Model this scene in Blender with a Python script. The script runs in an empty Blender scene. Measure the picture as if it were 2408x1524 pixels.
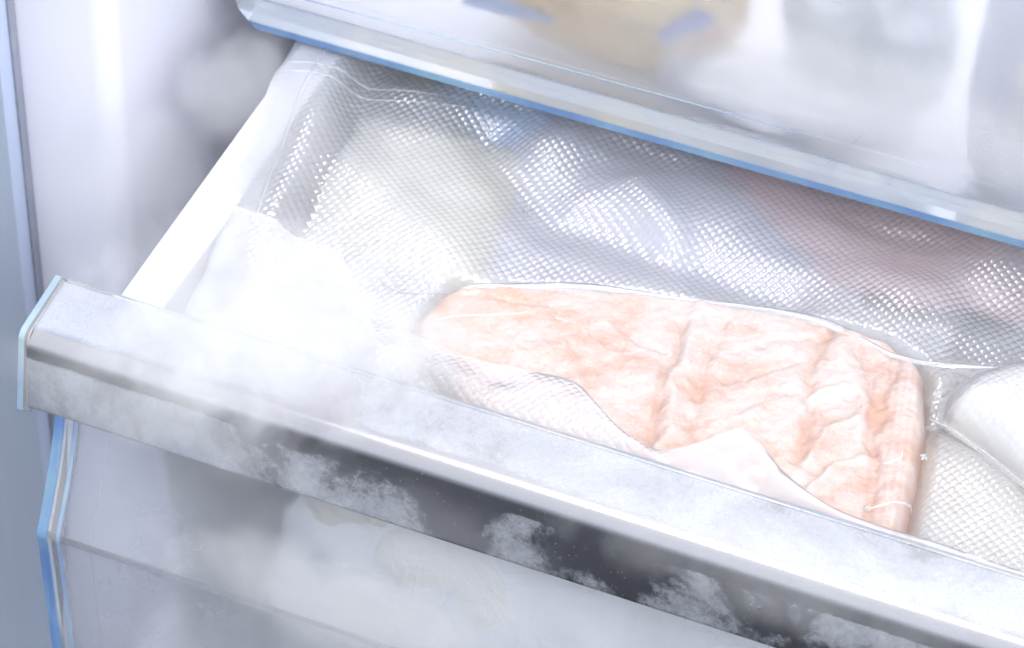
import bpy, bmesh, math
import numpy as np
from mathutils import Vector, Matrix, noise as mnoise

sc = bpy.context.scene
COL = sc.collection
CM = 0.01

# ------------------------------------------------------------------ camera
IMG_W, IMG_H, FPX = 2408.0, 1524.0, 8000.0
yaw, pitch, roll = (math.radians(a) for a in (21.146, 44.239, 1.781))
c_fwd = np.array([-math.sin(yaw) * math.cos(pitch), math.cos(yaw) * math.cos(pitch), -math.sin(pitch)])
c_r = np.cross(c_fwd, [0, 0, 1.0]); c_r /= np.linalg.norm(c_r)
c_u = np.cross(c_r, c_fwd)
c_right = math.cos(roll) * c_r + math.sin(roll) * c_u
c_up = -math.sin(roll) * c_r + math.cos(roll) * c_u
c_pos = np.array([40.87, -64.18, 73.90])          # centimetres

cam_d = bpy.data.cameras.new('camera')
cam = bpy.data.objects.new('camera', cam_d)
COL.objects.link(cam)
cam.matrix_world = Matrix(((c_right[0], c_up[0], -c_fwd[0], c_pos[0] * CM),
                           (c_right[1], c_up[1], -c_fwd[1], c_pos[1] * CM),
                           (c_right[2], c_up[2], -c_fwd[2], c_pos[2] * CM),
                           (0, 0, 0, 1)))
cam_d.sensor_fit = 'HORIZONTAL'
cam_d.sensor_width = 36.0
cam_d.lens = 36.0 * FPX / IMG_W
cam_d.clip_start, cam_d.clip_end = 0.02, 50.0
cam_d.dof.use_dof = True
cam_d.dof.focus_distance = 1.02
cam_d.dof.aperture_fstop = 20.0
sc.camera = cam
sc.render.resolution_x, sc.render.resolution_y = 1024, 648


def at(px, py, z=None, y=None, x=None):
    """point of the real layout (cm) that lies on a plane x, y or z and is seen at a photo position"""
    d = c_fwd + c_right * (px - IMG_W / 2) / FPX - c_up * (py - IMG_H / 2) / FPX
    k, v = (2, z) if z is not None else ((1, y) if y is not None else (0, x))
    return c_pos + d * (v - c_pos[k]) / d[k]


# ------------------------------------------------------------------ light
world = bpy.data.worlds.new('World'); sc.world = world
world.use_nodes = True
wt = world.node_tree; wt.nodes.clear()
w_out = wt.nodes.new('ShaderNodeOutputWorld'); w_bg = wt.nodes.new('ShaderNodeBackground')
w_geo = wt.nodes.new('ShaderNodeNewGeometry'); w_sep = wt.nodes.new('ShaderNodeSeparateXYZ')
w_ramp = wt.nodes.new('ShaderNodeValToRGB'); w_map = wt.nodes.new('ShaderNodeMapRange')
w_map.inputs[1].default_value, w_map.inputs[2].default_value = -1.0, 1.0
wt.links.new(w_geo.outputs['Incoming'], w_sep.inputs[0])
wt.links.new(w_sep.outputs[2], w_map.inputs[0])
wt.links.new(w_map.outputs[0], w_ramp.inputs[0])
# Incoming points to the viewer: z = +1 is the floor below, z = -1 the ceiling above
e = w_ramp.color_ramp.elements
e[0].position, e[0].color = 0.0, (0.93, 0.95, 1.0, 1)
e[1].position, e[1].color = 1.0, (0.02, 0.02, 0.022, 1)
k = w_ramp.color_ramp.elements.new(0.42); k.color = (0.80, 0.84, 0.93, 1)
k = w_ramp.color_ramp.elements.new(0.68); k.color = (0.10, 0.11, 0.13, 1)
w_bg.inputs['Strength'].default_value = 1.2
wt.links.new(w_ramp.outputs[0], w_bg.inputs[0]); wt.links.new(w_bg.outputs[0], w_out.inputs[0])


def area(name, loc, target, size, power, col):
    l = bpy.data.lights.new(name, 'AREA'); l.shape = 'RECTANGLE'
    l.size, l.size_y = size; l.energy = power; l.color = col
    o = bpy.data.objects.new(name, l); COL.objects.link(o)
    o.location = Vector(loc)
    o.rotation_euler = (Vector(target) - Vector(loc)).to_track_quat('-Z', 'Y').to_euler()
    return o


area('softbox_lamp_key', (0.05, 0.17, 1.06), (0.12, 0.08, 0), (0.32, 0.26), 3.2, (1.0, 0.985, 0.965))
area('softbox_lamp_front', (1.00, -0.85, 1.00), (0.08, 0.1, 0), (0.9, 0.6), 11.5, (0.95, 0.97, 1.0))

sc.view_settings.view_transform = 'Standard'
sc.view_settings.look = 'None'
sc.view_settings.exposure = 0.30
sc.view_settings.gamma = 1.0
sc.render.engine = 'CYCLES'
cy = sc.cycles
cy.max_bounces = 12; cy.diffuse_bounces = 3; cy.glossy_bounces = 3
cy.transmission_bounces = 8; cy.transparent_max_bounces = 8; cy.volume_bounces = 7
cy.caustics_reflective = False; cy.caustics_refractive = True
cy.blur_glossy = 1.0; cy.sample_clamp_indirect = 4.0; cy.sample_clamp_direct = 0
cy.use_denoising = True
cy.use_adaptive_sampling = True; cy.adaptive_threshold = 0.05
cy.volume_step_rate = 3.0; cy.volume_max_steps = 40

# ------------------------------------------------------------------ numpy noise
_rs = np.random.RandomState(7)
_tab = _rs.rand(256, 256)


def vnoise(x, y):
    xi, yi = np.floor(x).astype(int), np.floor(y).astype(int)
    fx, fy = x - xi, y - yi
    fx = fx * fx * fx * (fx * (fx * 6 - 15) + 10); fy = fy * fy * fy * (fy * (fy * 6 - 15) + 10)
    a = _tab[xi & 255, yi & 255]; b = _tab[(xi + 1) & 255, yi & 255]
    c = _tab[xi & 255, (yi + 1) & 255]; d = _tab[(xi + 1) & 255, (yi + 1) & 255]
    return (a + (b - a) * fx) * (1 - fy) + (c + (d - c) * fx) * fy - 0.5


def fbm(x, y, oct=4, gain=0.5):
    s, a = 0, 1.0
    for i in range(oct):
        s = s + a * vnoise(x * 2 ** i + 17.3 * i, y * 2 ** i + 5.1 * i); a *= gain
    return s


def sstep(a, b, x):
    t = np.clip((x - a) / (b - a), 0, 1); return t * t * (3 - 2 * t)


def polydist(X, Y, pts):
    """distance to an open polyline"""
    best = np.full(X.shape, 1e9)
    for (x0, y0), (x1, y1) in zip(pts[:-1], pts[1:]):
        dx, dy = x1 - x0, y1 - y0; L = dx * dx + dy * dy + 1e-12
        t = np.clip(((X - x0) * dx + (Y - y0) * dy) / L, 0, 1)
        best = np.minimum(best, np.hypot(X - x0 - t * dx, Y - y0 - t * dy))
    return best


def polysdf(X, Y, pts):
    """signed distance to a closed polygon, positive inside"""
    d = polydist(X, Y, list(pts) + [pts[0]])
    ins = np.zeros(X.shape, bool)
    n = len(pts)
    for i in range(n):
        x0, y0 = pts[i]; x1, y1 = pts[(i + 1) % n]
        c = ((y0 > Y) != (y1 > Y)) & (X < (x1 - x0) * (Y - y0) / ((y1 - y0) + 1e-12) + x0)
        ins ^= c
    return np.where(ins, d, -d)


def smooth_curve(pts, n=8):
    """Catmull-Rom through points"""
    P = [np.array(p, float) for p in pts]
    P = [2 * P[0] - P[1]] + P + [2 * P[-1] - P[-2]]
    out = []
    for i in range(1, len(P) - 2):
        for t in np.linspace(0, 1, n, endpoint=False):
            a, b, c, d = P[i - 1:i + 3]
            out.append(0.5 * (2 * b + (c - a) * t + (2 * a - 5 * b + 4 * c - d) * t * t + (3 * b - a - 3 * c + d) * t ** 3))
    out.append(P[-2])
    return out


# ------------------------------------------------------------------ object helpers
def link(o, parent=None):
    COL.objects.link(o)
    if parent is not None:
        o.parent = parent
    return o


def empty(name, label, cat, loc=(0, 0, 0), group=None):
    o = bpy.data.objects.new(name, None); o.empty_display_size = 0.02
    COL.objects.link(o); o.location = Vector(loc) * CM
    tag(o, label, cat, group)
    return o


def tag(o, label=None, cat=None, group=None, kind=None):
    for k_, v in (('label', label), ('category', cat), ('group', group), ('kind', kind)):
        if v: o[k_] = v
    return o


def mesh_obj(name, V, Fc, mat, parent=None, smooth=True, attrs=None, uv=None):
    """V in centimetres, quads/tris as an array or a list of polygons"""
    V = np.asarray(V, np.float64) * CM
    if parent is not None:
        V = V - np.array(parent_origin(parent))
    me = bpy.data.meshes.new(name)
    if isinstance(Fc, np.ndarray):
        nf, k_ = Fc.shape
        me.vertices.add(len(V)); me.vertices.foreach_set('co', V.astype(np.float32).ravel())
        me.loops.add(nf * k_); me.loops.foreach_set('vertex_index', Fc.astype(np.int32).ravel())
        me.polygons.add(nf)
        me.polygons.foreach_set('loop_start', np.arange(0, nf * k_, k_, dtype=np.int32))
        try:
            me.polygons.foreach_set('loop_total', np.full(nf, k_, np.int32))
        except Exception:
            pass
        me.update(calc_edges=True)
    else:
        me.from_pydata([tuple(v) for v in V], [], [tuple(f) for f in Fc])
    if smooth:
        me.polygons.foreach_set('use_smooth', np.ones(len(me.polygons), bool))
    if attrs:
        for an, av in attrs.items():
            a = me.attributes.new(an, 'FLOAT', 'POINT'); a.data.foreach_set('value', np.asarray(av, np.float32).ravel())
    me.validate(); me.update()
    me.materials.append(mat)
    o = bpy.data.objects.new(name, me)
    return link(o, parent)


def parent_origin(o):
    v = Vector((0, 0, 0))
    while o is not None:
        v += o.location; o = o.parent
    return v


def grid_faces(nu, nv, keep=None):
    i, j = np.meshgrid(np.arange(nu - 1), np.arange(nv - 1), indexing='ij')
    a = i * nv + j
    Fc = np.stack([a, a + nv, a + nv + 1, a + 1], -1).reshape(-1, 4)
    if keep is not None:
        kv = keep.reshape(-1)
        Fc = Fc[kv[Fc].all(1)]
    return Fc


def compact(V, Fc, *arrs):
    used = np.zeros(len(V), bool); used[Fc.ravel()] = True
    idx = np.cumsum(used) - 1
    return (V[used], idx[Fc]) + tuple(a.reshape(-1)[used] for a in arrs)


def round_poly(pts, radii, n=7):
    """closed 2-D polygon with rounded corners"""
    out = []
    m = len(pts)
    for i in range(m):
        p = np.array(pts[i], float); a = np.array(pts[i - 1], float); b = np.array(pts[(i + 1) % m], float)
        r = radii[i]
        if r <= 0:
            out.append(p); continue
        da = (a - p) / np.linalg.norm(a - p); db = (b - p) / np.linalg.norm(b - p)
        ang = math.acos(max(-1, min(1, da @ db))); t = r / math.tan(ang / 2)
        t = min(t, 0.45 * np.linalg.norm(a - p), 0.45 * np.linalg.norm(b - p))
        s, e_ = p + da * t, p + db * t
        for q in np.linspace(0, 1, n):
            out.append((1 - q) ** 2 * s + 2 * q * (1 - q) * p + q * q * e_)
    return np.array(out)


def extrude_x(name, prof, x0, x1, mat, parent, smooth=True, nx=2, sharp=40, caps=True):
    """closed (y, z) profile swept along x"""
    prof = np.asarray(prof); n = len(prof)
    xs = np.linspace(x0, x1, nx)
    V = np.concatenate([np.column_stack([np.full(n, x), prof]) for x in xs])
    Fc = []
    for k_ in range(nx - 1):
        for i in range(n):
            j = (i + 1) % n
            Fc.append((k_ * n + i, k_ * n + j, (k_ + 1) * n + j, (k_ + 1) * n + i))
    if caps:
        Fc.append(tuple(range(n))[::-1]); Fc.append(tuple(range((nx - 1) * n, nx * n)))
    o = mesh_obj(name, V, Fc, mat, parent, smooth)
    fix_normals(o)
    if smooth: sharpen(o, sharp)
    return o


def fix_normals(o):
    bm = bmesh.new(); bm.from_mesh(o.data)
    bmesh.ops.recalc_face_normals(bm, faces=bm.faces); bm.to_mesh(o.data); bm.free()


def sharpen(o, deg):
    bm = bmesh.new(); bm.from_mesh(o.data)
    for e_ in bm.edges:
        if len(e_.link_faces) == 2 and e_.calc_face_angle(0) > math.radians(deg):
            e_.smooth = False
    bm.to_mesh(o.data); bm.free()


def box(name, lo, hi, mat, parent=None, bevel=0.0, seg=3):
    bm = bmesh.new(); bmesh.ops.create_cube(bm, size=1.0)
    org = parent_origin(parent) if parent is not None else Vector((0, 0, 0))
    for v in bm.verts:
        v.co = Vector([(lo[i] + (v.co[i] + 0.5) * (hi[i] - lo[i])) * CM for i in range(3)]) - org
    if bevel:
        bmesh.ops.bevel(bm, geom=list(bm.edges), offset=bevel * CM, segments=seg, affect='EDGES', profile=0.5)
    me = bpy.data.meshes.new(name); bm.to_mesh(me); bm.free()
    me.polygons.foreach_set('use_smooth', np.ones(len(me.polygons), bool))
    me.materials.append(mat)
    o = bpy.data.objects.new(name, me); link(o, parent); sharpen(o, 35)
    return o


def tube(name, pts, rad, mat, parent=None, n=8):
    P = np.array(pts, float); m = len(P)
    V, Fc = [], []
    for i in range(m):
        t = P[min(i + 1, m - 1)] - P[max(i - 1, 0)]; t /= np.linalg.norm(t)
        a = np.cross(t, [0, 0, 1.0]); a /= np.linalg.norm(a); b = np.cross(a, t)
        r = rad(i / (m - 1)) if callable(rad) else rad
        for k_ in range(n):
            an = 2 * math.pi * k_ / n
            V.append(P[i] + r * (math.cos(an) * a + math.sin(an) * b))
    for i in range(m - 1):
        for k_ in range(n):
            j = (k_ + 1) % n
            Fc.append((i * n + k_, i * n + j, (i + 1) * n + j, (i + 1) * n + k_))
    Fc.append(tuple(range(n))); Fc.append(tuple(range((m - 1) * n, m * n))[::-1])
    o = mesh_obj(name, V, Fc, mat, parent)
    fix_normals(o)
    return o


# ------------------------------------------------------------------ materials
class N:
    def __init__(s, name):
        s.m = bpy.data.materials.new(name); s.m.use_nodes = True
        s.t = s.m.node_tree; s.t.nodes.clear()
        s.out = s.t.nodes.new('ShaderNodeOutputMaterial')

    def n(s, typ, props=None, **inp):
        nd = s.t.nodes.new('ShaderNode' + typ)
        for k_, v in (props or {}).items(): setattr(nd, k_, v)
        for k_, v in inp.items():
            key = int(k_[1:]) if k_[0] == 'i' and k_[1:].isdigit() else k_.replace('_', ' ')
            s.set(nd.inputs[key], v)
        return nd

    def set(s, sock, v):
        if isinstance(v, bpy.types.NodeSocket): s.t.links.new(v, sock)
        elif isinstance(v, bpy.types.Node): s.t.links.new(v.outputs[0], sock)
        else: sock.default_value = v

    def coord(s): return s.n('TexCoord').outputs['Object']

    def noise(s, scale, detail=4, rough=0.5, vec=None, dist=0.0, out=0):
        return s.n('TexNoise', Vector=vec if vec is not None else s.coord(), Scale=scale, Detail=detail, Roughness=rough, Distortion=dist).outputs[out]

    def ramp(s, fac, stops):
        r = s.n('ValToRGB', i0=fac); el = r.color_ramp.elements
        el[0].position, el[0].color = stops[0]; el[1].position, el[1].color = stops[-1]
        for p, c in stops[1:-1]:
            q = el.new(p); q.color = c
        return r.outputs[0]

    def mapr(s, v, a, b, c=0.0, d=1.0):
        return s.n('MapRange', {'interpolation_type': 'SMOOTHSTEP'}, i0=v, i1=a, i2=b, i3=c, i4=d).outputs[0]

    def math(s, op, a, b=0.0): return s.n('Math', {'operation': op}, i0=a, i1=b).outputs[0]

    def mixc(s, f, a, b):
        nd = s.n('Mix', {'data_type': 'RGBA'})
        s.set(nd.inputs[0], f); s.set(nd.inputs[6], a); s.set(nd.inputs[7], b)
        return nd.outputs[2]

    def bump(s, h, strength, dist=0.001, nrm=None):
        b = s.n('Bump', Strength=strength, Distance=dist, Height=h)
        if nrm is not None: s.set(b.inputs['Normal'], nrm)
        return b.outputs[0]

    def done(s, shader):
        s.t.links.new(shader.outputs[0] if isinstance(shader, bpy.types.Node) else shader, s.out.inputs['Surface']); return s.m


def g(v, a=1): return (v, v, v, a)


def rgb(r, g_, b): return (r, g_, b, 1)


def mat_liner():
    s = N('freezer_liner_plastic')
    c = s.mixc(s.noise(25, 5), rgb(.82, .82, .93), rgb(.86, .86, .96))
    b = s.bump(s.noise(900, 3), 0.15, 0.0004)
    return s.done(s.n('BsdfPrincipled', Base_Color=c, Roughness=0.62, Normal=b))


def mat_steel():
    s = N('blue_steel_panel')
    mp = s.n('Mapping', i0=s.coord()); mp.inputs['Scale'].default_value = (1, 1, 0.05)
    c = s.mixc(s.noise(300, 3, vec=mp.outputs[0]), rgb(.62, .71, .88), rgb(.68, .77, .93))
    return s.done(s.n('BsdfPrincipled', Base_Color=c, Metallic=0.45, Roughness=0.4))


def mat_white():
    s = N('white_drawer_plastic')
    c = s.mixc(s.noise(40, 4), rgb(.84, .84, .85), rgb(.90, .90, .91))
    return s.done(s.n('BsdfPrincipled', Base_Color=c, Roughness=0.32))


def mat_frosted(name, tint, rough, gloss_bump=0.25, haze=0.22):
    s = N(name)
    grain = s.noise(1600, 2)
    b = s.bump(grain, gloss_bump, 0.0003)
    p = s.n('BsdfPrincipled', Base_Color=tint, Roughness=rough, IOR=1.35, Transmission_Weight=1.0, Normal=b)
    d = s.n('BsdfTranslucent', Color=rgb(.86, .88, .95), Normal=b)
    d2 = s.n('BsdfDiffuse', Color=rgb(.88, .89, .95), Normal=b)
    dm = s.n('MixShader', i0=0.5, i1=d.outputs[0], i2=d2.outputs[0])
    f = s.math('ADD', haze, s.mapr(s.noise(14, 5), 0.35, 0.75, -0.06, 0.12))
    return s.done(s.n('MixShader', i0=f, i1=p.outputs[0], i2=dm.outputs[0]))


def mat_edge(name, col, rough=0.12, trans=0.75):
    s = N(name)
    b = s.bump(s.noise(500, 3), 0.12, 0.0005)
    c = s.mixc(s.mapr(s.noise(22, 4), .35, .65), col, rgb(*[min(1, v * 1.5 + .05) for v in col[:3]]))
    p = s.n('BsdfPrincipled', Base_Color=c, Roughness=rough, IOR=1.5, Transmission_Weight=trans, Normal=b)
    return s.done(p)


def mat_handle():
    """mirror-bright trim carrying patches of hoar frost that have been partly wiped off"""
    s = N('frosted_chrome_trim')
    co = s.coord()
    big = s.noise(21, 7, 0.62, vec=co, dist=0.4)
    fine = s.noise(420, 3, 0.7, vec=co)
    sep = s.n('SeparateXYZ', i0=co)
    # frost is thick at the left end and on the top plate, thin along the middle of the front
    left = s.mapr(sep.outputs[0], 0.045, 0.125, 0.13, 0.0)
    top = s.mapr(sep.outputs[2], 0.1603, 0.1612, 0.0, 0.07)
    right = s.mapr(sep.outputs[0], 0.20, 0.31, 0.0, 0.06)
    mid = s.math('MULTIPLY', s.mapr(sep.outputs[0], 0.07, 0.11), s.mapr(sep.outputs[0], 0.20, 0.27, 1.0, 0.0))
    mid = s.math('MULTIPLY', mid, s.mapr(sep.outputs[2], 0.1515, 0.1595, 0.04, 0.0))
    crease = s.math('MULTIPLY', s.mapr(sep.outputs[2], 0.1515, 0.1545), s.mapr(sep.outputs[2], 0.1605, 0.1613, 1.0, 0.0))
    k_ = s.math('ADD', s.math('ADD', big, left), s.math('ADD', top, right))
    k_ = s.math('ADD', k_, s.math('MULTIPLY', s.math('SUBTRACT', fine, 0.5), 0.16))
    k_ = s.math('SUBTRACT', k_, s.math('MULTIPLY', crease, 0.32))
    k_ = s.math('SUBTRACT', k_, mid)
    f1 = s.mapr(k_, 0.45, 0.56, 0.0, 0.36)
    f2 = s.mapr(k_, 0.53, 0.72, 0.0, 0.34)
    frost = s.math('ADD', f1, f2)
    # ice grains
    vor = s.n('TexVoronoi', {'feature': 'F1'}, Vector=co, Scale=900.0)
    dots = s.mapr(vor.outputs['Distance'], 0.05, 0.16, 1.0, 0.0)
    sel = s.mapr(s.n('SeparateXYZ', i0=vor.outputs['Color']).outputs[0], 0.66, 0.74)
    dots = s.math('MULTIPLY', dots, sel)
    frost = s.math('MAXIMUM', frost, s.math('MULTIPLY', dots, 0.8))
    b = s.bump(s.math('ADD', fine, s.math('MULTIPLY', dots, 2.0)), 0.35, 0.0006)
    chrome = s.n('BsdfPrincipled', Base_Color=rgb(.46, .46, .49), Metallic=1.0, Roughness=0.21)
    ice = s.n('BsdfPrincipled', Base_Color=s.mixc(s.mapr(s.noise(1700, 2, vec=co), .35, .65), rgb(.48, .50, .57), rgb(.58, .60, .67)), Roughness=0.45, Normal=b, Specular_IOR_Level=0.6)
    return s.done(s.n('MixShader', i0=frost, i1=chrome.outputs[0], i2=ice.outputs[0]))


def mat_film(name, milky, gloss, rough=0.28, refr=1.12, tint=(.98, .985, 1.0), grough=0.10, body=0.45):
    s = N(name)
    tr = s.n('BsdfRefraction', Color=rgb(*tint), Roughness=rough, IOR=refr)
    ml = s.n('BsdfTranslucent', Color=rgb(.92, .93, .96))
    md = s.n('BsdfDiffuse', Color=rgb(.86, .87, .92))
    mm = s.n('MixShader', i0=body, i1=ml.outputs[0], i2=md.outputs[0])
    base = s.n('MixShader', i0=milky, i1=tr.outputs[0], i2=mm.outputs[0])
    gl = s.n('BsdfGlossy', Color=rgb(.97, .97, 1.0), Roughness=grough)
    fr = s.n('LayerWeight', Blend=0.25)
    f = s.math('ADD', gloss, s.math('MULTIPLY', fr.outputs['Facing'], 0.35))
    return s.done(s.n('MixShader', i0=f, i1=base.outputs[0], i2=gl.outputs[0]))


def mat_salmon():
    s = N('frozen_salmon')
    co = s.coord()
    fr = s.n('Attribute', {'attribute_name': 'frost'}).outputs['Fac']
    warm = s.n('Attribute', {'attribute_name': 'warm'}).outputs['Fac']
    mp = s.n('Mapping', i0=co); mp.inputs['Scale'].default_value = (1, 2.2, 1); mp.inputs['Rotation'].default_value = (0, 0, 0.9)
    fib = s.noise(620, 6, 0.72, vec=mp.outputs[0], dist=1.6)
    clo = s.noise(100, 6, 0.64, vec=co, dist=0.8)
    flesh = s.mixc(warm, rgb(.55, .35, .29), rgb(.60, .385, .285))
    k_ = s.math('ADD', s.math('ADD', fr, s.math('MULTIPLY', s.math('SUBTRACT', fib, .5), 1.25)), s.math('MULTIPLY', s.math('SUBTRACT', clo, .5), 1.1))
    wn = s.noise(130, 5, 0.6, vec=mp.outputs[0], dist=2.2)
    wisp = s.mapr(s.math('ABSOLUTE', s.math('SUBTRACT', wn, 0.5)), 0.0, 0.03, 0.28, 0.0)
    k_ = s.math('SUBTRACT', k_, wisp)
    k_ = s.mapr(k_, -0.08, 0.98, 0.0, 0.95)
    c = s.mixc(k_, flesh, rgb(.63, .555, .53))
    b = s.bump(s.math('ADD', s.math('MULTIPLY', fib, 0.6), clo), 0.26, 0.0012)
    p = s.n('BsdfPrincipled', Base_Color=c, Roughness=0.5, Subsurface_Weight=0.2, Subsurface_Scale=0.004,
            Coat_Weight=0.25, Coat_Roughness=0.25, Normal=b)
    p.inputs['Subsurface Radius'].default_value = (1.0, 0.45, 0.3)
    return s.done(p)


def mat_pack(name, cols, scale=18, rough=0.4, wrinkle=0.5):
    s = N(name)
    c = s.ramp(s.noise(scale, 4, 0.55, dist=0.5), [(0.3 + 0.4 * i / max(1, len(cols) - 1), rgb(*c_)) for i, c_ in enumerate(cols)])
    b = s.bump(s.noise(60, 5, dist=1.0), wrinkle, 0.004)
    return s.done(s.n('BsdfPrincipled', Base_Color=c, Roughness=rough, Normal=b))


def mat_mist():
    s = N('cold_mist')
    co = s.coord()
    info = s.n('ObjectInfo')
    r = s.n('VectorMath', {'operation': 'LENGTH'}, i0=co).outputs['Value']
    nz = s.noise(52.0, 4, 0.58, vec=s.n('NewGeometry').outputs['Position'], dist=0.3)
    v = s.math('ADD', s.math('SUBTRACT', 1.0, r), s.math('MULTIPLY', s.math('SUBTRACT', nz, 0.5), 1.45))
    d = s.mapr(v, 0.12, 0.62, 0.0, 1.0)
    edge = s.mapr(r, 0.72, 0.99, 1.0, 0.0)
    d = s.math('MULTIPLY', s.math('MULTIPLY', d, edge), info.outputs['Alpha'])
    pv = s.n('VolumePrincipled', Color=rgb(.995, .995, 1.0), Density=s.math('MULTIPLY', d, 100.0), Anisotropy=0.0)
    s.t.links.new(pv.outputs[0], s.out.inputs['Volume'])
    return s.m


M = dict(
    liner=mat_liner(), steel=mat_steel(), white=mat_white(),
    panel=mat_frosted('frosted_clear_plastic', rgb(.92, .95, 1.0), 0.25),
    panel_up=mat_frosted('hazy_clear_plastic', rgb(.92, .94, 1.0), 0.28, haze=0.20),
    clear=mat_edge('clear_plastic_rim', rgb(.80, .88, 1.0), 0.10),
    blue=mat_edge('blue_plastic_edge', rgb(.27, .47, .90), 0.16, 0.55),
    paleblue=mat_edge('pale_blue_plastic_edge', rgb(.44, .58, .92), 0.12, 0.5),
    handle=mat_handle(),
    film=mat_film('embossed_vacuum_film', 0.26, 0.14, rough=0.36, grough=0.16, body=0.65),
    flap=mat_film('milky_vacuum_film', 0.46, 0.03, rough=0.22, grough=0.22, body=0.75),
    corner=mat_film('hazy_vacuum_film', 0.5, 0.07, rough=0.25, body=0.8),
    ridge=mat_pack('frosted_film_ridge', [(.68, .60, .58), (.72, .66, .64)], 60, 0.4, 0.2),
    cling=mat_film('clinging_clear_film', 0.40, 0.10, rough=0.12, body=0.7),
    seal=mat_film('heat_sealed_film', 0.55, 0.12, rough=0.25),
    fold=mat_film('folded_clear_film', 0.75, 0.05, rough=0.15, body=0.75),
    salmon=mat_salmon(),
    yellow=mat_pack('pale_yellow_pack', [(.90, .86, .72), (.94, .92, .82)]),
    bluep=mat_pack('blue_pack', [(.20, .36, .62), (.30, .46, .72)]),
    pink=mat_pack('pink_meat', [(.70, .48, .50), (.78, .58, .58)]),
    beige=mat_pack('beige_pack', [(.78, .71, .60), (.84, .79, .70)]),
    whitep=mat_pack('white_pack', [(.84, .84, .84), (.90, .90, .90)]),
    creamp=mat_pack('cream_pack', [(.90, .87, .82), (.94, .92, .89)]),
    gasketm=mat_pack('grey_gasket', [(.30, .32, .40), (.36, .38, .46)]),
    greyp=mat_pack('grey_lilac_pack', [(.60, .60, .70), (.68, .68, .78)]),
    amber=mat_pack('amber_food', [(.78, .46, .16), (.94, .74, .36), (.96, .86, .56)], 30),
    green=mat_pack('grey_green_pack', [(.72, .73, .68), (.78, .79, .75)]),
    inkblue=mat_pack('printed_blue', [(.12, .16, .50), (.20, .26, .62)]),
    skyblue=mat_pack('printed_light_blue', [(.30, .44, .72), (.40, .56, .80)]),
    orange=mat_pack('printed_orange', [(.76, .44, .26), (.82, .54, .34)]),
    block=mat_pack('white_frozen_block', [(.90, .88, .80), (.94, .93, .88)], 12, 0.5, 0.3),
    ice=mat_edge('ice_crumb', rgb(.86, .89, .95), 0.2),
    speck=mat_pack('dark_crumb', [(.10, .09, .08), (.14, .12, .10)]),
    mist=mat_mist(),
)

# ------------------------------------------------------------------ the setting: freezer cavity
WALLX = -2.5
fl_y = at(275, 300, x=WALLX)[1]
# flange and inner wall as one bent sheet with a soft corner
prof = [(-14.0, fl_y + 0.0)] + [(WALLX - .8 + .8 * math.sin(t), fl_y + .8 - .8 * math.cos(t)) for t in np.linspace(0, math.pi / 2, 12)] + [(WALLX, 48.0)]
zs = np.linspace(-30, 30, 7)
V = np.array([(p[0], p[1], z) for p in prof for z in zs])
o = mesh_obj('freezer_wall', V, grid_faces(len(prof), len(zs)), M['liner']); tag(o, kind='structure')
o = box('back_wall', (-2.5, 48, -30), (60, 49, 30), M['liner']); tag(o, kind='structure')
o = box('freezer_floor', (-2.5, fl_y + 1.0, -22), (60, 48, -20), M['liner']); tag(o, kind='structure')

# cabinet door panel at the far left
pe = at(52, 650, x=-6.0)
pn = empty('cabinet_panel', 'satin blue steel cabinet panel along the left border of the picture', 'panel', (-6.0, pe[1], -30))
box('panel_face', (-26, pe[1], -30), (-6.0, pe[1] + 0.8, 30), M['steel'], pn, 0.05, 2)
box('gasket', (-6.35, pe[1] + 0.85, -30), (-5.95, fl_y - 0.02, 30), M['gasketm'], pn, 0.05, 2)

# ------------------------------------------------------------------ lower drawer (pulled out)
XR = 42.0
dr = empty('freezer_drawer', 'pulled out clear drawer with frosted silver handle bar and blue tinted edges', 'drawer', (0, 0, -16))
hp = [(2.5, .30), (.0, 0.04), (-.42, -2.72), (1.3, -3.05), (2.45, -1.6)]
handle = extrude_x('handle', round_poly(hp, [.08, .62, .22, .3, .3]), 0.0, XR, M['handle'], dr, nx=2)
hb = [(2.58, .36), (.06, .09), (-.52, -2.78), (-.30, -3.0), (1.5, -3.2), (2.58, -1.6)]
extrude_x('end_cap', round_poly(hb, [.06, .42, .1, .1, .3, .3]), -.30, -.10, M['paleblue'], handle)
extrude_x('cap_rim', round_poly([(p[0] * .99, p[1] * .99) for p in hb], [.06, .42, .1, .1, .3, .3]), -.099, .06, M['clear'], handle)
box('back_lip', (0.1, 2.44, .12), (XR, 2.62, .325), M['clear'], handle, 0.04, 2)

outer = smooth_curve([(1.30, -2.6), (1.02, -3.6), (.72, -4.7), (.15, -6.0), (-.45, -7.1), (-.86, -7.8)], 5)[:-1] + [(-.90, -7.9), (-.90, -8.05)] + \
        smooth_curve([(-.86, -8.3), (-.80, -10.5), (-.70, -14.0), (-.55, -16.0)], 3)


def shell(pr, t):
    pr = np.array(pr); d = np.gradient(pr, axis=0); nrm = np.column_stack([-d[:, 1], d[:, 0]])
    nrm /= np.linalg.norm(nrm, axis=1)[:, None]
    if nrm[len(nrm) // 2, 0] < 0: nrm = -nrm
    return np.vstack([pr, (pr + nrm * t)[::-1]])


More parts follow.
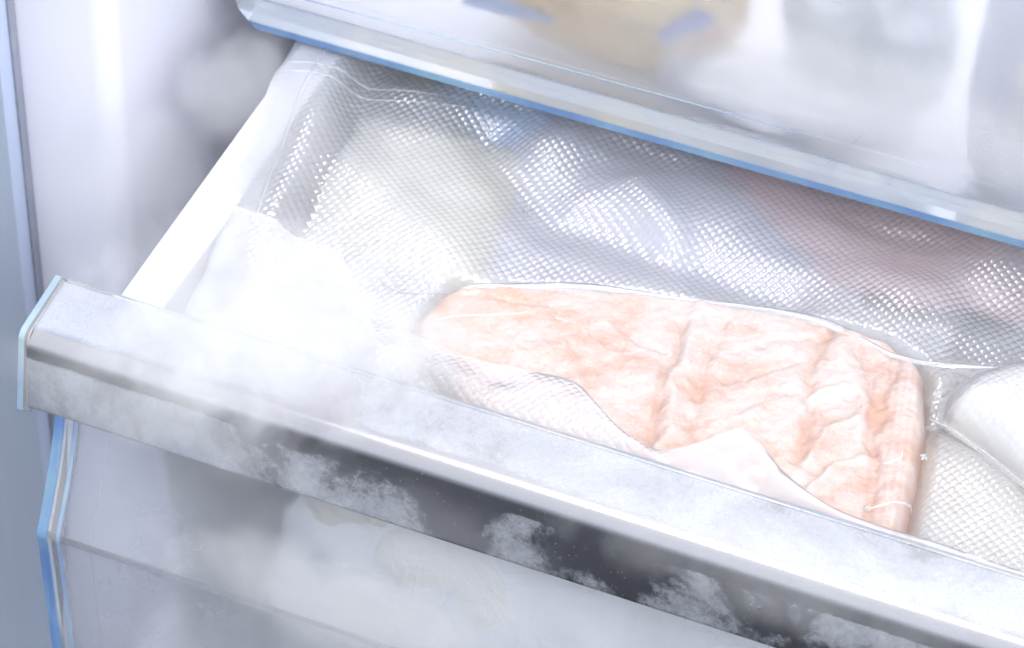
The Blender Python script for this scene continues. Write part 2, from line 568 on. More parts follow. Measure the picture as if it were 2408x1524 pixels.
fp = extrude_x('front_panel', shell(outer, .30), 1.0, XR, M['panel'], dr)
off = lambda d: [(p[0] - d, p[1]) for p in outer]
extrude_x('edge_strip', shell(off(.10), .50), .22, .55, M['blue'], fp)
extrude_x('rim_strip', shell(off(.04), .42), .551, .86, M['clear'], fp)
extrude_x('inner_edge_line', shell(off(.02), .38), .861, .999, M['paleblue'], fp)
tube('mould_line', [(2.1, off(.012)[i][0] - .0, off(.012)[i][1]) for i in range(2, len(outer))], .012, M['clear'], fp, 6)
tube('bend_line', [(1.0, -.92, -8.0), (20, -.92, -8.0), (XR, -.92, -8.0)], .016, M['clear'], fp, 6)

# white side with its wide rim
rx0, rx1 = at(285, 690, z=-.35)[0], at(385, 720, z=-.35)[0]
sp = [(rx0, -.35), (rx1, -.35), (rx1, -.6), (rx1 - .25, -.65), (rx1 + .45, -15.5), (rx1 + .25, -15.5), (rx1 - .55, -.8), (rx0, -.75)]
V = []
n = len(sp); rp = round_poly(sp, [.1, .1, .05, 0, 0, 0, 0, .1], 4)
n = len(rp)
V = np.vstack([np.column_stack([rp[:, 0], np.full(n, y_), rp[:, 1]]) for y_ in (2.7, 44.0)])
Fc = [(i, (i + 1) % n, n + (i + 1) % n, n + i) for i in range(n)] + [tuple(range(n)), tuple(range(n, 2 * n))[::-1]]
sw = mesh_obj('side_wall', V, Fc, M['white'], dr); fix_normals(sw); sharpen(sw, 35)
box('drawer_base', (2.0, .2, -16), (XR, 44, -15.6), M['white'], dr, .1)
box('drawer_back', (3.0, 43.6, -15.6), (XR, 44.0, -1.5), M['white'], dr, .05)
box('side_wall', (XR - .4, 2.8, -15.6), (XR, 43.5, 0), M['white'], dr, .05)

# ------------------------------------------------------------------ upper drawer (closed above it)
ud = empty('freezer_drawer', 'closed upper drawer with hazy clear front and bright blue bottom edge', 'drawer', (0, 16.45, 0))
UY = 16.45


def panel_up(name, prof2d, mat, parent, outline_in=0.0, x1=XR):
    """profile (y, z) swept along x, its left end following the chamfered lower corner"""
    pr = np.asarray(prof2d); n_ = len(pr)
    def xl(z):
        z0 = max(0.0, 1.15 - z) if z < 1.15 else 0.0
        return -1.15 + z0 * 1.0 + outline_in
    L = np.array([(xl(z), y_, z) for y_, z in pr]); Rr = np.array([(x1, y_, z) for y_, z in pr])
    V_ = np.vstack([L, Rr])
    Fc_ = [(i, (i + 1) % n_, n_ + (i + 1) % n_, n_ + i) for i in range(n_)] + [tuple(range(n_)), tuple(range(n_, 2 * n_))[::-1]]
    o_ = mesh_obj(name, V_, Fc_, mat, parent); fix_normals(o_); sharpen(o_, 30)
    return o_


def subdiv(pr, m=6):
    out = []
    for a, b in zip(pr, pr[1:] + pr[:1]):
        for t in np.linspace(0, 1, m, endpoint=False):
            out.append((a[0] + (b[0] - a[0]) * t, a[1] + (b[1] - a[1]) * t))
    return out


upf = panel_up('front_panel', subdiv([(UY + .42, 1.02), (UY + .46, 1.75), (UY + .50, 1.82), (UY + .62, 6.0), (UY + 1.0, 14.0), (UY + 1.3, 14.0), (UY + .92, 6.0), (UY + .72, 1.02)]), M['panel_up'], ud)
panel_up('bottom_edge', subdiv([(UY - .02, -.02), (UY - .04, .27), (UY + .30, .28), (UY + .70, .10), (UY + .70, -.02)]), M['blue'], upf)
panel_up('bevel', subdiv([(UY - .03, .285), (UY + .0, .66), (UY + .36, .98), (UY + .72, 1.01), (UY + .72, .285)]), M['clear'], upf)
tube('mould_line', [(-.6, UY + .415, 1.45), (8, UY + .435, 1.6), (16, UY + .44, 1.7), (20, UY + .445, 1.74)], .02, M['paleblue'], upf, 6)
tube('scratch', [at(1938, 393, y=UY + .45), at(1990, 350, y=UY + .48), at(2050, 300, y=UY + .53)], lambda t: .018 * (1 - .8 * t), M['gasketm'], upf, 6)
box('drawer_base', (-.5, UY + .95, 0.0), (XR, 46, .35), M['white'], ud, .05)
box('side_wall', (-.9, UY + 1.2, .4), (-.6, 46, 14), M['white'], ud, .05)

# ------------------------------------------------------------------ packs
def pillow(name, label, cat, c, size, rot, mat, seed=0, lump=0.25, n=40, power=2.6, seam=True, tilt=0.0):
    """soft filled bag with crimped end seams"""
    th = empty(name, label, cat, (c[0], c[1], c[2] - size[2]))
    u, v = np.meshgrid(np.linspace(-1, 1, n), np.linspace(-1, 1, n), indexing='ij')
    cr, sr = math.cos(rot), math.sin(rot)
    V_, F_ = [], []
    for sgn in (1, -1):
        h = (np.clip(1 - np.abs(u) ** power, 0, 1) * np.clip(1 - np.abs(v) ** power, 0, 1)) ** 0.6
        k_ = 1 + lump * fbm(u * 2 + seed * 3.7 + sgn, v * 2 + seed * 1.3, 4)
        x_ = u * size[0] * (1 + .05 * fbm(u + seed, v * 2 + 9, 3)); y_ = v * size[1] * (1 + .05 * fbm(u * 2 + 4, v + seed, 3))
        z_ = sgn * h * size[2] * k_ + tilt * y_
        V_.append(np.column_stack([(c[0] + x_ * cr - y_ * sr).ravel(), (c[1] + x_ * sr + y_ * cr).ravel(), (c[2] + z_).ravel()]))
        f_ = grid_faces(n, n) + (0 if sgn == 1 else n * n)
        F_.append(f_ if sgn == 1 else f_[:, ::-1])
    mesh_obj('pouch', np.vstack(V_), np.vstack(F_), mat, th)
    if seam:
        for sgn in (-1, 1):
            uu, vv = np.meshgrid(np.linspace(0, 1, 5), np.linspace(-1, 1, 40), indexing='ij')
            x_ = sgn * (size[0] * .97 + uu * 1.1); y_ = vv * size[1]
            z_ = .06 * np.sin(uu * 14) + tilt * y_ + .05 * np.sin(vv * 9)
            P_ = np.column_stack([(c[0] + x_ * cr - y_ * sr).ravel(), (c[1] + x_ * sr + y_ * cr).ravel(), (c[2] + z_).ravel()])
            mesh_obj('end_seam', P_, grid_faces(5, 40), mat, th)
    return th


def px(x, y, z): return at(x, y, z=z)


c = np.array([7.2, 13.6, -3.7]); pillow('food_pouch', 'pale yellow food pouch glimpsed under the embossed film, upper left', 'pouch', c, (3.3, 3.8, 1.9), .1, M['yellow'], 1, seam=False)
c = px(1190, 290, -3.8); pillow('food_pouch', 'blue food pouch glimpsed under the embossed film near the upper drawer', 'pouch', c, (2.2, 1.6, 1.6), -.7, M['bluep'], 2)
c = px(2010, 540, -4.5); pillow('meat_pack', 'dull pink meat pack glimpsed under the embossed film, upper right', 'meat pack', c, (7.0, 3.6, 1.8), .1, M['pink'], 3)
c = np.array([29.1, 9.4, -4.2]); pillow('food_pouch', 'beige food pouch glimpsed under the film right of the salmon', 'pouch', c, (5.0, 5.2, 1.9), .2, M['beige'], 4)
c = px(1480, 560, -4.6); pillow('food_pouch', 'grey lilac food pouch beneath the film behind the salmon', 'pouch', c, (7.0, 6.0, 1.8), .3, M['greyp'], 5)
c = np.array([7.6, 7.3, -3.9]); pillow('food_pouch', 'white food pouch beneath the misty film beside the white drawer rim', 'pouch', c, (3.6, 3.4, 1.9), .1, M['whitep'], 6, seam=False)
c = px(1500, 950, -5.0); pillow('food_pouch', 'white food pouch beneath the salmon', 'pouch', c, (8.0, 6.5, 1.9), .05, M['whitep'], 7)
# seen through the drawer front
# upper drawer contents, pressed against its front
yb = UY + 1.9
def upk(name, label, cat, pxc, sx, sz, mat, seed, dy=0.0, thick=1.2, c_=None):
    c_ = at(pxc[0], pxc[1], y=yb + dy) if c_ is None else np.array(c_, float)
    th = empty(name, label, cat, (c_[0], c_[1], c_[2] - sz))
    n = 36
    u, v = np.meshgrid(np.linspace(-1, 1, n), np.linspace(-1, 1, n), indexing='ij')
    V_, F_ = [], []
    for sgn in (-1, 1):
        rr = (np.abs(u) ** 2.6 + np.abs(v) ** 2.6)
        h = np.clip(1 - np.abs(u) ** 2.4, 0, 1) ** .6 * np.clip(1 - np.abs(v) ** 2.4, 0, 1) ** .6
        sh = 1 - .16 * (u ** 2 * v ** 2)
        V_.append(np.column_stack([(c_[0] + u * sx * sh * (1 + .12 * fbm(v * 2 + seed, u + 3, 3))).ravel(),
                                   (c_[1] + sgn * thick * h * (1 + .4 * fbm(u * 2 + seed, v * 2, 4))).ravel(),
                                   (c_[2] + v * sz * sh * (1 + .15 * fbm(u * 2 + seed * 2, v + 8, 3))).ravel()]))
        f_ = grid_faces(n, n) + (0 if sgn == -1 else n * n)
        F_.append(f_[:, ::-1] if sgn == -1 else f_)
    mesh_obj('pouch', np.vstack(V_), np.vstack(F_), mat, th)
    return th


upk('food_pouch', 'crumpled white food pouch pressed behind the lower drawer front', 'pouch', None, 7.2, 5.6, M['creamp'], 8, thick=1.7, c_=(14.4, 1.9, -9.6))
upk('food_pouch', 'small tan food pouch behind the drawer front just under the handle', 'pouch', None, 2.4, 1.3, M['beige'], 9, thick=.8, c_=(10.8, 1.9, -5.2))
upk('food_pouch', 'large cream food pouch behind the drawer front at lower right', 'pouch', None, 8.0, 5.0, M['creamp'], 10, thick=1.4, c_=(27.0, 2.6, -7.8))
bagu = upk('food_bag', 'amber bag of frozen food with blue print behind the upper drawer front', 'food bag', (1450, -60), 4.6, 3.4, M['amber'], 11, 1.0, 1.5)
def patch(name, pxs, mat, dy):
    P_ = [at(a, b, y=yb + dy) for a, b in pxs]
    n_ = len(P_); V_ = [p for p in P_] + [p + np.array([0, .08, 0]) for p in P_]
    F_ = [tuple(range(n_)), tuple(range(n_, 2 * n_))[::-1]] + [(i, (i + 1) % n_, n_ + (i + 1) % n_, n_ + i) for i in range(n_)]
    o_ = mesh_obj(name, V_, F_, mat, bagu, smooth=False); fix_normals(o_); return o_


patch('printed_patch', [(1545, 75), (1580, 55), (1640, 20), (1680, 40), (1670, 62), (1600, 80)], M['inkblue'], -.62)
patch('printed_patch', [(1545, 78), (1600, 82), (1570, 105)], M['skyblue'], -.62)
patch('printed_patch', [(1100, -30), (1300, 40), (1310, 52), (1180, 30), (1090, 5)], M['skyblue'], -.5)
patch('printed_patch', [(1620, 88), (1700, 60), (1720, 85), (1600, 112)], M['orange'], -.6)
upk('food_bag', 'grey green bag behind the upper drawer front at upper right', 'food bag', (2050, 40), 3.0, 3.2, M['green'], 13, 1.4, 1.5)
upk('food_bag', 'white bag behind the upper drawer front at the right border', 'food bag', (2430, 190), 1.9, 5.4, M['whitep'], 14, 0.2, 1.2)
upk('food_bag', 'pale lilac wrapped pack low behind the upper drawer front', 'food bag', (1850, 215), 4.8, 1.3, M['whitep'], 15, 0.7, 1.4)

# ------------------------------------------------------------------ vacuum bag
TH = math.radians(9.0)
CT, ST = math.cos(TH), math.sin(TH)
B0 = np.array([3.35, 4.2])


def bag_uv(X, Y):
    return (X - B0[0]) * CT + (Y - B0[1]) * ST, -(X - B0[0]) * ST + (Y - B0[1]) * CT


def emboss(u, v, P1=.212, P2=.258):
    du = .05 * fbm(u * .35, v * .35, 2)
    p = (u - v) * .70711 / P1 + du; q = (u + v) * .70711 / P2 + du
    a = np.abs(np.sin(math.pi * p)); b = np.abs(np.sin(math.pi * q))
    return (a ** .72) * (b ** .72)


FZ = -.62     # top of the salmon
f_px = [(958, 770), (1022, 708), (1080, 672), (1200, 668), (1350, 674), (1600, 702), (1900, 748), (2080, 803), (2158, 850), (2182, 895),
        (2182, 1000), (2165, 1120), (2135, 1250), (2100, 1345), (1700, 1250), (1400, 1150), (1150, 1010), (990, 840)]
f_pts = [tuple(at(a, b, z=FZ - .35)[:2]) for a, b in f_px]

wb_px = [(2200, 985), (2210, 930), (2270, 885), (2408, 850), (2600, 850), (2600, 1280), (2408, 1140), (2290, 1045)]
wb_pts = [tuple(at(a, b, z=-1.0)[:2]) for a, b in wb_px]


def fold_line(X, Y, pts_px, z, w, amp):
    d = polydist(X, Y, [tuple(at(a, b, z=z)[:2]) for a, b in pts_px])
    return amp * np.exp(-(d / w) ** 2)


def film_base(X, Y):
    """height (cm) of the large folds of the lower film"""
    z = -1.05 + 0 * X
    z += .55 * fbm(X * .13 + 3.1, Y * .17 + 1.7, 3)
    z += .06 * fbm(X * .5 + 7, Y * .55 + 2, 2)
    # lies over the white rim at the left
    z = z + (-.22 - z) * sstep(5.6, 4.2, X + .12 * (Y - 8)) * sstep(6.0, 10.0, Y)
    # broad swells and a valley behind the salmon
    z += fold_line(X, Y, [(700, 260), (820, 430), (1040, 620)], -1, 1.5, .55)
    z += fold_line(X, Y, [(1500, 440), (1580, 560)], -1, .8, .45)
    z += fold_line(X, Y, [(1250, 380), (1350, 330), (1480, 300)], -1, 1.3, .35)
    z -= fold_line(X, Y, [(1150, 330), (1300, 520), (1600, 600), (1850, 690)], -1, 1.1, .55)
    z += fold_line(X, Y, [(2150, 700), (2300, 640), (2408, 560)], -1, 1.2, .40)
    z -= fold_line(X, Y, [(2000, 480), (2200, 600), (2300, 700)], -1, 1.0, .25)
    # under the upper drawer it stays below its base
    lim = -.14 + 6 * sstep(16.2, 14.2, Y)
    z = np.minimum(z, lim)
    d = polysdf(X, Y, f_pts)
    z = z + (-1.6 - z) * sstep(-.5, .3, d)
    dw = polysdf(X, Y, wb_pts)
    z = z - .5 * sstep(-.6, .4, dw)
    # falls behind the handle
    z = z - .7 * sstep(4.6, 2.7, Y) * sstep(27, 22, X) - .2 * sstep(4.0, 2.7, Y)
    return z


bag = empty('vacuum_bag', 'clear diamond embossed vacuum bag spread across the drawer around the salmon', 'vacuum bag', (15, 8, -2))
step = .0265
U0, U1, V0, V1 = 1.15, 33.5, -7.5, 15.5
us, vs = np.arange(U0, U1, step), np.arange(V0, V1, step)
Ug, Vg = np.meshgrid(us, vs, indexing='ij')
Xg = B0[0] + Ug * CT - Vg * ST; Yg = B0[1] + Ug * ST + Vg * CT
df = polysdf(Xg, Yg, f_pts)
keep = (Yg > 2.68) & (Xg < 34.5) & (Yg < 19.5) & (df < .8)
Zb = film_base(Xg, Yg)
em = emboss(Ug, Vg)
fade = sstep(-.05, -.7, df)                       # the film is drawn smooth where it clings to the fish
fine = .3 + .7 * sstep(.0, .5, Ug - U0)
Zg = Zb + .037 * em * (.25 + .75 * fade) * fine + .004 * fbm(Ug * 2.2, Vg * 2.2, 3)
Vv = np.column_stack([Xg.ravel(), Yg.ravel(), Zg.ravel()])
Fq = grid_faces(len(us), len(vs), keep)
Vv, Fq = compact(Vv, Fq)
mesh_obj('lower_film', Vv, Fq, M['film'], bag)

# left side seal: pebbled strip
us, vs = np.arange(0, 1.19, .03), np.arange(-2.2, 15.5, .03)
Ug, Vg = np.meshgrid(us, vs, indexing='ij')
Ue = Ug + .05 * np.sin(Vg * 1.1) * (1 - Ug / 1.2) + .06 * fbm(Vg * .8, Ug * 0 + 3, 3) * (1 - Ug / 1.2)
Xg = B0[0] + Ue * CT - Vg * ST; Yg = B0[1] + Ue * ST + Vg * CT
Zg = film_base(Xg, Yg) + .012 * fbm(Ug * 8, Vg * 8, 2) + .05 * np.exp(-((Ug - 1.12) / .04) ** 2)
Vv = np.column_stack([Xg.ravel(), Yg.ravel(), Zg.ravel()])
Fq = grid_faces(len(us), len(vs), (Yg > 2.68) & (Yg < 19.5)); Vv, Fq = compact(Vv, Fq)
mesh_obj('side_seal', Vv, Fq, M['seal'], bag)

# double ridge of the end seal
for k_, dv in enumerate((0.0, .42)):
    pts = []
    for t in np.linspace(0, 1, 60):
        a = np.array([[672 - 8 * k_, 142 + 34 * k_], [740, 160 + 30 * k_], [900, 195 + 25 * k_], [1100, 232 + 16 * k_]], float)
        q = t * 3; i = min(int(q), 2); f_ = q - i
        p = a[i] * (1 - f_) + a[i + 1] * f_
        P3 = at(p[0], p[1], z=.12 - .9 * t)
        pts.append(P3)
    P = np.array(pts)
    P[:, 2] = film_base(P[:, 0], P[:, 1]) + .02
    tube('seal_ridge', P, lambda t: .05 * (1 - .85 * t), M['seal'], bag, 8)

# second layer of film whose corner lies loose over the seal
cA, cB, cC, cD = (at(a, b, z=z_) for a, b, z_ in ((533, 468, -.2), (447, 722, -.6), (930, 880, -.6), (800, 566, -.5)))
uu, vv = np.meshgrid(np.linspace(0, 1, 190), np.linspace(0, 1, 170), indexing='ij')
P = ((1 - uu) * (1 - vv))[..., None] * cA + ((1 - uu) * vv)[..., None] * cB + (uu * vv)[..., None] * cC + (uu * (1 - vv))[..., None] * cD
P[..., 2] = np.maximum(film_base(P[..., 0], P[..., 1]) + .14, -.95) + .02 * fbm(uu * 2, vv * 2, 2)
ub, vb_ = bag_uv(P[..., 0], P[..., 1])
P[..., 2] += np.where(uu < .22, .004 * fbm(ub * 8, vb_ * 8, 2), .026 * emboss(ub, vb_))
mesh_obj('loose_film_corner', P.reshape(-1, 3), grid_faces(190, 170), M['corner'], bag)

# small embossed maker's mark in the film
for L in ([(830, 560), (920, 510)], [(890, 370), (930, 450), (1000, 555)], [(835, 600), (860, 690), (770, 715)], [(900, 660), (985, 610), (1060, 600)],
          [(830, 830), (930, 780), (1050, 735), (1045, 690), (960, 715)], [(860, 430), (800, 500)]):
    cv = []
    for a, b in L:
        p = at((1200 + a / 9.525) / 1.0465, (440 + b / 9.525) / 1.0465, z=-1.1)
        cv.append(np.array([p[0], p[1], film_base(p[0], p[1]) + .045]))
    tube('embossed_mark', cv, .016, M['seal'], bag, 6)

# front flap: loose upper film that rises from behind the handle over the front of the fish
fl = [(880, 770), (985, 790), (1060, 825), (1150, 852), (1260, 874), (1350, 897), (1400, 945), (1450, 1000), (1510, 1042), (1560, 1058), (1640, 1042), (1700, 1018),
      (1745, 1008), (1790, 1045), (1850, 1115), (1950, 1188), (2060, 1232), (2180, 1268), (2290, 1305), (2420, 1350), (2560, 1400)]
fl = smooth_curve(fl, 14)
top = np.array([at(p[0], p[1], z=-.28) for p in fl])
bot = np.column_stack([top[:, 0] + 1.2, np.full(len(top), 2.66), np.full(len(top), -.75)])
dense = 7
m = len(top) * dense // 2
ti = np.linspace(0, len(top) - 1, m); i0 = np.minimum(ti.astype(int), len(top) - 2); fr_ = (ti - i0)[:, None]
T = top[i0] * (1 - fr_) + top[i0 + 1] * fr_; Bm = bot[i0] * (1 - fr_) + bot[i0 + 1] * fr_
ns = 150
S = np.linspace(0, 1, ns)
P = T[:, None, :] * (1 - S[None, :, None]) + Bm[:, None, :] * S[None, :, None]
P[..., 2] += .30 * np.sin(np.pi * S)[None, :] * (1 + .8 * fbm(P[..., 0] * .5, P[..., 1] * .5 + 4, 3)) + .22 * fbm(P[..., 0] * .45 + 2, P[..., 1] * .6, 3) * np.sin(np.pi * np.clip(S * 1.2, 0, 1))[None, :]
uu, vv = bag_uv(P[..., 0], P[..., 1])
calm = sstep(20.6, 18.6, P[..., 0]) + .5 * sstep(26, 29, P[..., 0])
P[..., 2] += .030 * emboss(uu, vv) * sstep(0, .08, S)[None, :] * np.clip(calm, 0, 1)
mesh_obj('front_flap', P.reshape(-1, 3), grid_faces(m, ns), M['flap'], bag)

# folded overhang of clear film along the back edge of the fish
o1 = smooth_curve([(900, 640), (960, 672), (1030, 676), (1120, 660), (1270, 662), (1420, 668), (1600, 690), (1760, 712), (1900, 738), (2010, 772), (2110, 818), (2200, 848), (2300, 858), (2430, 862)], 8)
o2 = smooth_curve([(905, 652), (965, 685), (1040, 690), (1130, 678), (1280, 684), (1420, 686), (1600, 708), (1760, 728), (1900, 758), (2010, 800), (2100, 842), (2200, 862), (2300, 868), (2430, 880)], 8)
A = np.array([at(p[0], p[1], z=-.58) for p in o1]); Bq = np.array([at(p[0], p[1], z=-.62) for p in o2])
kk = np.array([p[0] > 1075 for p in o1]); A, Bq = A[kk], Bq[kk]
wv = (.45 + .55 * np.sin(np.linspace(0, 9, len(A))) ** 2)[:, None]
A = Bq + (A - Bq) * wv
S = np.linspace(0, 1, 9)
P = A[:, None, :] * (1 - S[None, :, None]) + Bq[:, None, :] * S[None, :, None]
P[..., 2] += .06 * np.sin(np.pi * S)[None, :] + .03 * fbm(P[..., 0] * 2, P[..., 1] * 2, 2)
mesh_obj('film_fold', P.reshape(-1, 3), grid_faces(len(A), 9), M['cling'], bag)
for L, w in (([(870, 632), (900, 655), (940, 676), (1000, 686), (1050, 678)], .022), ([(1195, 655), (1250, 672), (1330, 668), (1380, 680)], .018),
             ([(2190, 850), (2270, 866), (2350, 868), (2430, 862)], .02)):
    cv = smooth_curve([at(a, b, z=-.9) for a, b in L], 8)
    cv = [np.array([p[0], p[1], film_base(p[0], p[1]) + .07]) for p in cv]
    tube('film_crease', cv, lambda t, w=w: w * (.3 + .7 * math.sin(math.pi * min(max(t, .03), .97))), M['cling'], bag, 8)

# ------------------------------------------------------------------ salmon
xs = np.arange(8.6, 29.4, .05); ys = np.arange(2.7, 14.0, .05)
X, Y = np.meshgrid(xs, ys, indexing='ij')
d = polysdf(X, Y, f_pts)
d = d + .06 * fbm(X * 1.6, Y * 1.6, 2)
rr = .5
prof_ = np.sqrt(np.clip(1 - (1 - np.clip(d / rr, 0, 1)) ** 2, 0, 1))
Z = FZ - 1.3 * (1 - prof_) - 2.0 * np.clip(-d, 0, 1)
fz = lambda L: [tuple(at(a, b, z=FZ)[:2]) for a, b in L]
feat = np.zeros_like(X); warm = np.zeros_like(X)
wx, wy = X + .32 * fbm(X * 1.0, Y * 1.0 + 5, 4), Y + .32 * fbm(X * 1.0 + 9, Y * 1.0, 4)


def line(L, w, h):
    global feat
    dd = polydist(wx, wy, fz(L)); feat += h * np.exp(-(dd / w) ** 2)


line([(1650, 715), (1605, 830), (1580, 930), (1560, 1060)], .22, .16)
line([(1610, 760), (1560, 880), (1530, 1000), (1545, 1060)], .16, -.20)
line([(1700, 760), (1640, 900), (1610, 1040)], .2, -.14)
line([(1960, 765), (1915, 850), (1905, 950), (1870, 1080)], .20, -.24)
line([(2000, 780), (1985, 850), (2020, 920), (2030, 1010)], .3, .16)
line([(2020, 810), (2050, 880), (2060, 960), (2050, 1060)], .18, -.20)
line([(2100, 820), (2085, 930), (2062, 1060), (2040, 1190), (2030, 1250)], .18, -.16)
line([(2140, 860), (2125, 980), (2110, 1100), (2090, 1230)], .32, .14)
line([(1890, 1080), (1940, 1010), (2010, 985)], .13, .14)
line([(1900, 1100), (1985, 1075), (2035, 1120)], .15, -.12)
line([(1900, 1140), (1960, 1085), (2030, 1075)], .13, .13)
line([(1880, 960), (1930, 920), (1990, 905)], .12, .12)
line([(1850, 1110), (1900, 1150), (1960, 1170)], .15, -.10)
line([(1700, 900), (1790, 870), (1890, 850)], .12, -.10)
line([(1720, 830), (1830, 800), (1920, 790)], .14, -.09)
line([(1740, 960), (1800, 930), (1880, 920)], .12, -.09)
line([(1200, 780), (1250, 840), (1265, 890)], .10, -.07)
line([(1330, 790), (1370, 860), (1380, 910)], .10, -.07)
line([(1440, 740), (1480, 800), (1540, 830)], .12, -.09)
line([(1080, 690), (1200, 720), (1340, 712)], .12, -.05)
big = fbm(X * .55 + 2, Y * .75, 4); med = fbm(X * 1.7 + wx, Y * 2.1, 4); sm = fbm(X * 5 + 2 * wx, Y * 6 + wy, 3)
inner = sstep(.0, .5, d)
Z = Z + inner * (feat * .70 + .09 * big + .045 * med + .028 * sm)
col = sstep(1.2, .55, polydist(X, Y, fz([(2140, 860), (2125, 980), (2110, 1100), (2085, 1260)])))
stri = np.sin((X * .97 + Y * .22) * 26)
Z = Z + .004 * stri * col * inner
frost = .62 + 1.1 * (feat + .12 * med + .10 * big) + .55 * fbm(X * .8 + 11, Y * 1.0 + 4, 4)
frost = frost + .28 * sstep(12, 20, X) * sstep(7.5, 10.5, Y) - .12 * sstep(14, 10.5, X) - .25 * col + .07 * stri * col
frost = frost - .5 * sstep(.22, .02, d)
warm = np.clip(.25 + .75 * sstep(19, 11, X) + .5 * fbm(X * .7, Y * .7 + 3, 3), 0, 1)
flake = np.sin((wx * .55 - wy * .95 + .35 * np.sin(wx * .8)) * 7.5 + 2.5 * med)
flake = np.sign(flake) * np.abs(flake) ** 2
frost = frost + .07 * flake * sstep(13, 16, X) * inner
keep = d > -.35
Vv = np.column_stack([X.ravel(), Y.ravel(), Z.ravel()])
Fq = grid_faces(len(xs), len(ys), keep)
Vv, Fq, frost_, warm_ = compact(Vv, Fq, frost, warm)
sal = mesh_obj('salmon_fillet', Vv, Fq, M['salmon'], None, attrs={'frost': np.clip(frost_, -.5, 1.5), 'warm': warm_})
tag(sal, 'frost covered pink salmon fillet lying in the vacuum bag', 'salmon')


def zs_(p):
    i = int(np.clip(round((p[0] - xs[0]) / .05), 0, len(xs) - 1)); j = int(np.clip(round((p[1] - ys[0]) / .05), 0, len(ys) - 1))
    return Z[i, j]


for L, w in (([(1002, 762), (1060, 744), (1150, 741), (1220, 737), (1300, 733)], .045),
             ([(1290, 740), (1325, 752), (1345, 760)], .03),
             ([(2166, 1125), (2150, 1160), (2110, 1182), (2060, 1190), (2030, 1183)], .055),
             ([(2120, 1050), (2118, 1078), (2085, 1088), (2050, 1080)], .04),
             ([(2050, 1240), (2090, 1246), (2122, 1247)], .035)):
    cv = smooth_curve([at(a, b, z=FZ) for a, b in L], 8)
    cv = [np.array([p[0], p[1], zs_(p) - .02]) for p in cv]
    tube('film_crease', cv, lambda t, w=w: w * (.25 + .75 * math.sin(math.pi * min(max(t, .03), .97))), M['ridge'], bag, 8)

# ------------------------------------------------------------------ white block in its own pouch at the right
vb = empty('vacuum_pouch', 'puffy embossed vacuum pouch with a white frozen block right of the salmon', 'vacuum pouch', (30, 9, -2))
xs2 = np.arange(25.6, 36, .035); ys2 = np.arange(4.0, 14.5, .035)
X2, Y2 = np.meshgrid(xs2, ys2, indexing='ij')
d2 = polysdf(X2, Y2, wb_pts)
u2, v2 = bag_uv(X2, Y2)
h2 = np.sqrt(np.clip(1 - (1 - np.clip((d2 - .25) / 1.5, 0, 1)) ** 2, 0, 1))
Zp = -1.15 + 1.25 * h2 + .12 * fbm(X2 * .5, Y2 * .5, 3)
Zf = Zp + .040 * emboss(u2, v2) * (.3 + .7 * sstep(.2, .5, d2))
kp = d2 > 0
Vv, Fq = compact(np.column_stack([X2.ravel(), Y2.ravel(), Zf.ravel()]), grid_faces(len(xs2), len(ys2), kp))
mesh_obj('film', Vv, Fq, M['film'], vb)
sb = np.array([at(a, b, z=-.98) for a, b in smooth_curve([(2185, 985), (2240, 1012), (2330, 1075), (2420, 1150), (2520, 1240)], 8)])
tube('sealed_edge', sb, .016, M['cling'], vb, 6)
st = np.arange(0, len(xs2), 3), np.arange(0, len(ys2), 3)
Zl = (Zp - .12 - 1.3 * sstep(.9, .2, d2))[::3, ::3]
Vv, Fq = compact(np.column_stack([X2[::3, ::3].ravel(), Y2[::3, ::3].ravel(), Zl.ravel()]), grid_faces(len(st[0]), len(st[1]), (d2 > .1)[::3, ::3]))
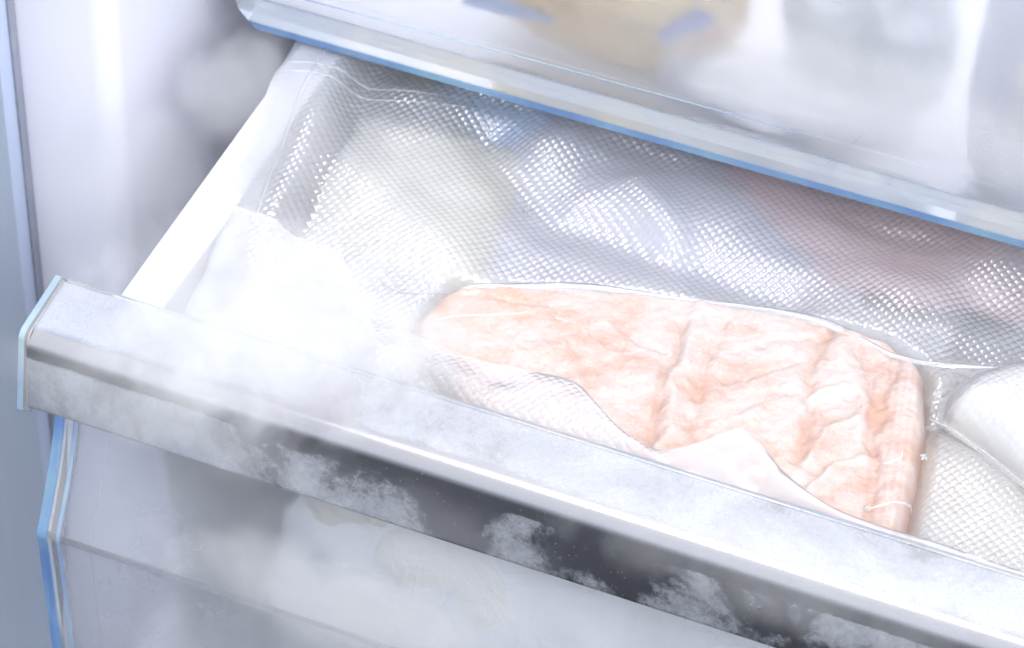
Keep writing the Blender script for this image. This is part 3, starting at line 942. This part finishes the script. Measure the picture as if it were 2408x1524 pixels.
bo = mesh_obj('frozen_block', Vv, Fq, M['block']); tag(bo, 'white frozen food block filling the small pouch at the right border', 'frozen food')

# ice crumbs and dark specks on the film
rs = np.random.RandomState(3)


def crumb(name, label, cat, p, r, mat, seed, group=None):
    bm = bmesh.new(); bmesh.ops.create_icosphere(bm, subdivisions=2, radius=r * CM)
    for v in bm.verts:
        v.co *= 1 + .9 * mnoise.noise(v.co * (170 / max(r, .05)) + Vector((seed, 0, 0)))
        v.co.z *= .4
    me = bpy.data.meshes.new(name); bm.to_mesh(me); bm.free(); me.materials.append(mat)
    o_ = link(bpy.data.objects.new(name, me)); o_.location = Vector(p) * CM
    tag(o_, label, cat, group); return o_


for i, (a, b, r, lab) in enumerate(((2208, 928, .16, 'clear ice crumb in the film crease right of the salmon corner'),
                                    (2172, 1075, .11, 'clear ice crumb touching the right end of the salmon'),
                                    (2040, 1195, .08, 'clear ice crumb on the salmon near its lower right corner'))):
    p = at(a, b, z=-.7 if i != 2 else FZ + .05)
    crumb('ice_crumb', lab, 'ice crumb', p, r, M['ice'], i)

# ------------------------------------------------------------------ cold mist
bm = bmesh.new(); bmesh.ops.create_icosphere(bm, subdivisions=3, radius=1.0)
mm_ = bpy.data.meshes.new('cold_mist'); bm.to_mesh(mm_); bm.free(); mm_.materials.append(M['mist'])


def mist(c_, size, dens):
    o_ = link(bpy.data.objects.new('cold_mist', mm_))
    o_.location = Vector(c_) * CM; o_.scale = Vector(size) * CM
    o_.color = (1, 1, 1, dens); tag(o_, kind='stuff')
    return o_


mist(at(560, 200, x=0.6), (2.6, 3.2, 2.2), .22)
mist(at(330, 420, y=8.8), (4.2, 2.4, 4.0), .10)
mist(at(660, 770, z=1.1), (8.0, 5.6, 2.0), .46)
mist(at(420, 960, y=-1.9), (7.5, 1.5, 2.8), .13)
mist(at(1900, 1400, y=-1.8), (10.0, 1.3, 2.2), .10)
mist(at(800, 1420, y=-2.6), (8.0, 1.5, 2.8), .22)
mist(at(2050, 250, y=14.8), (9.0, 1.2, 3.6), .24)
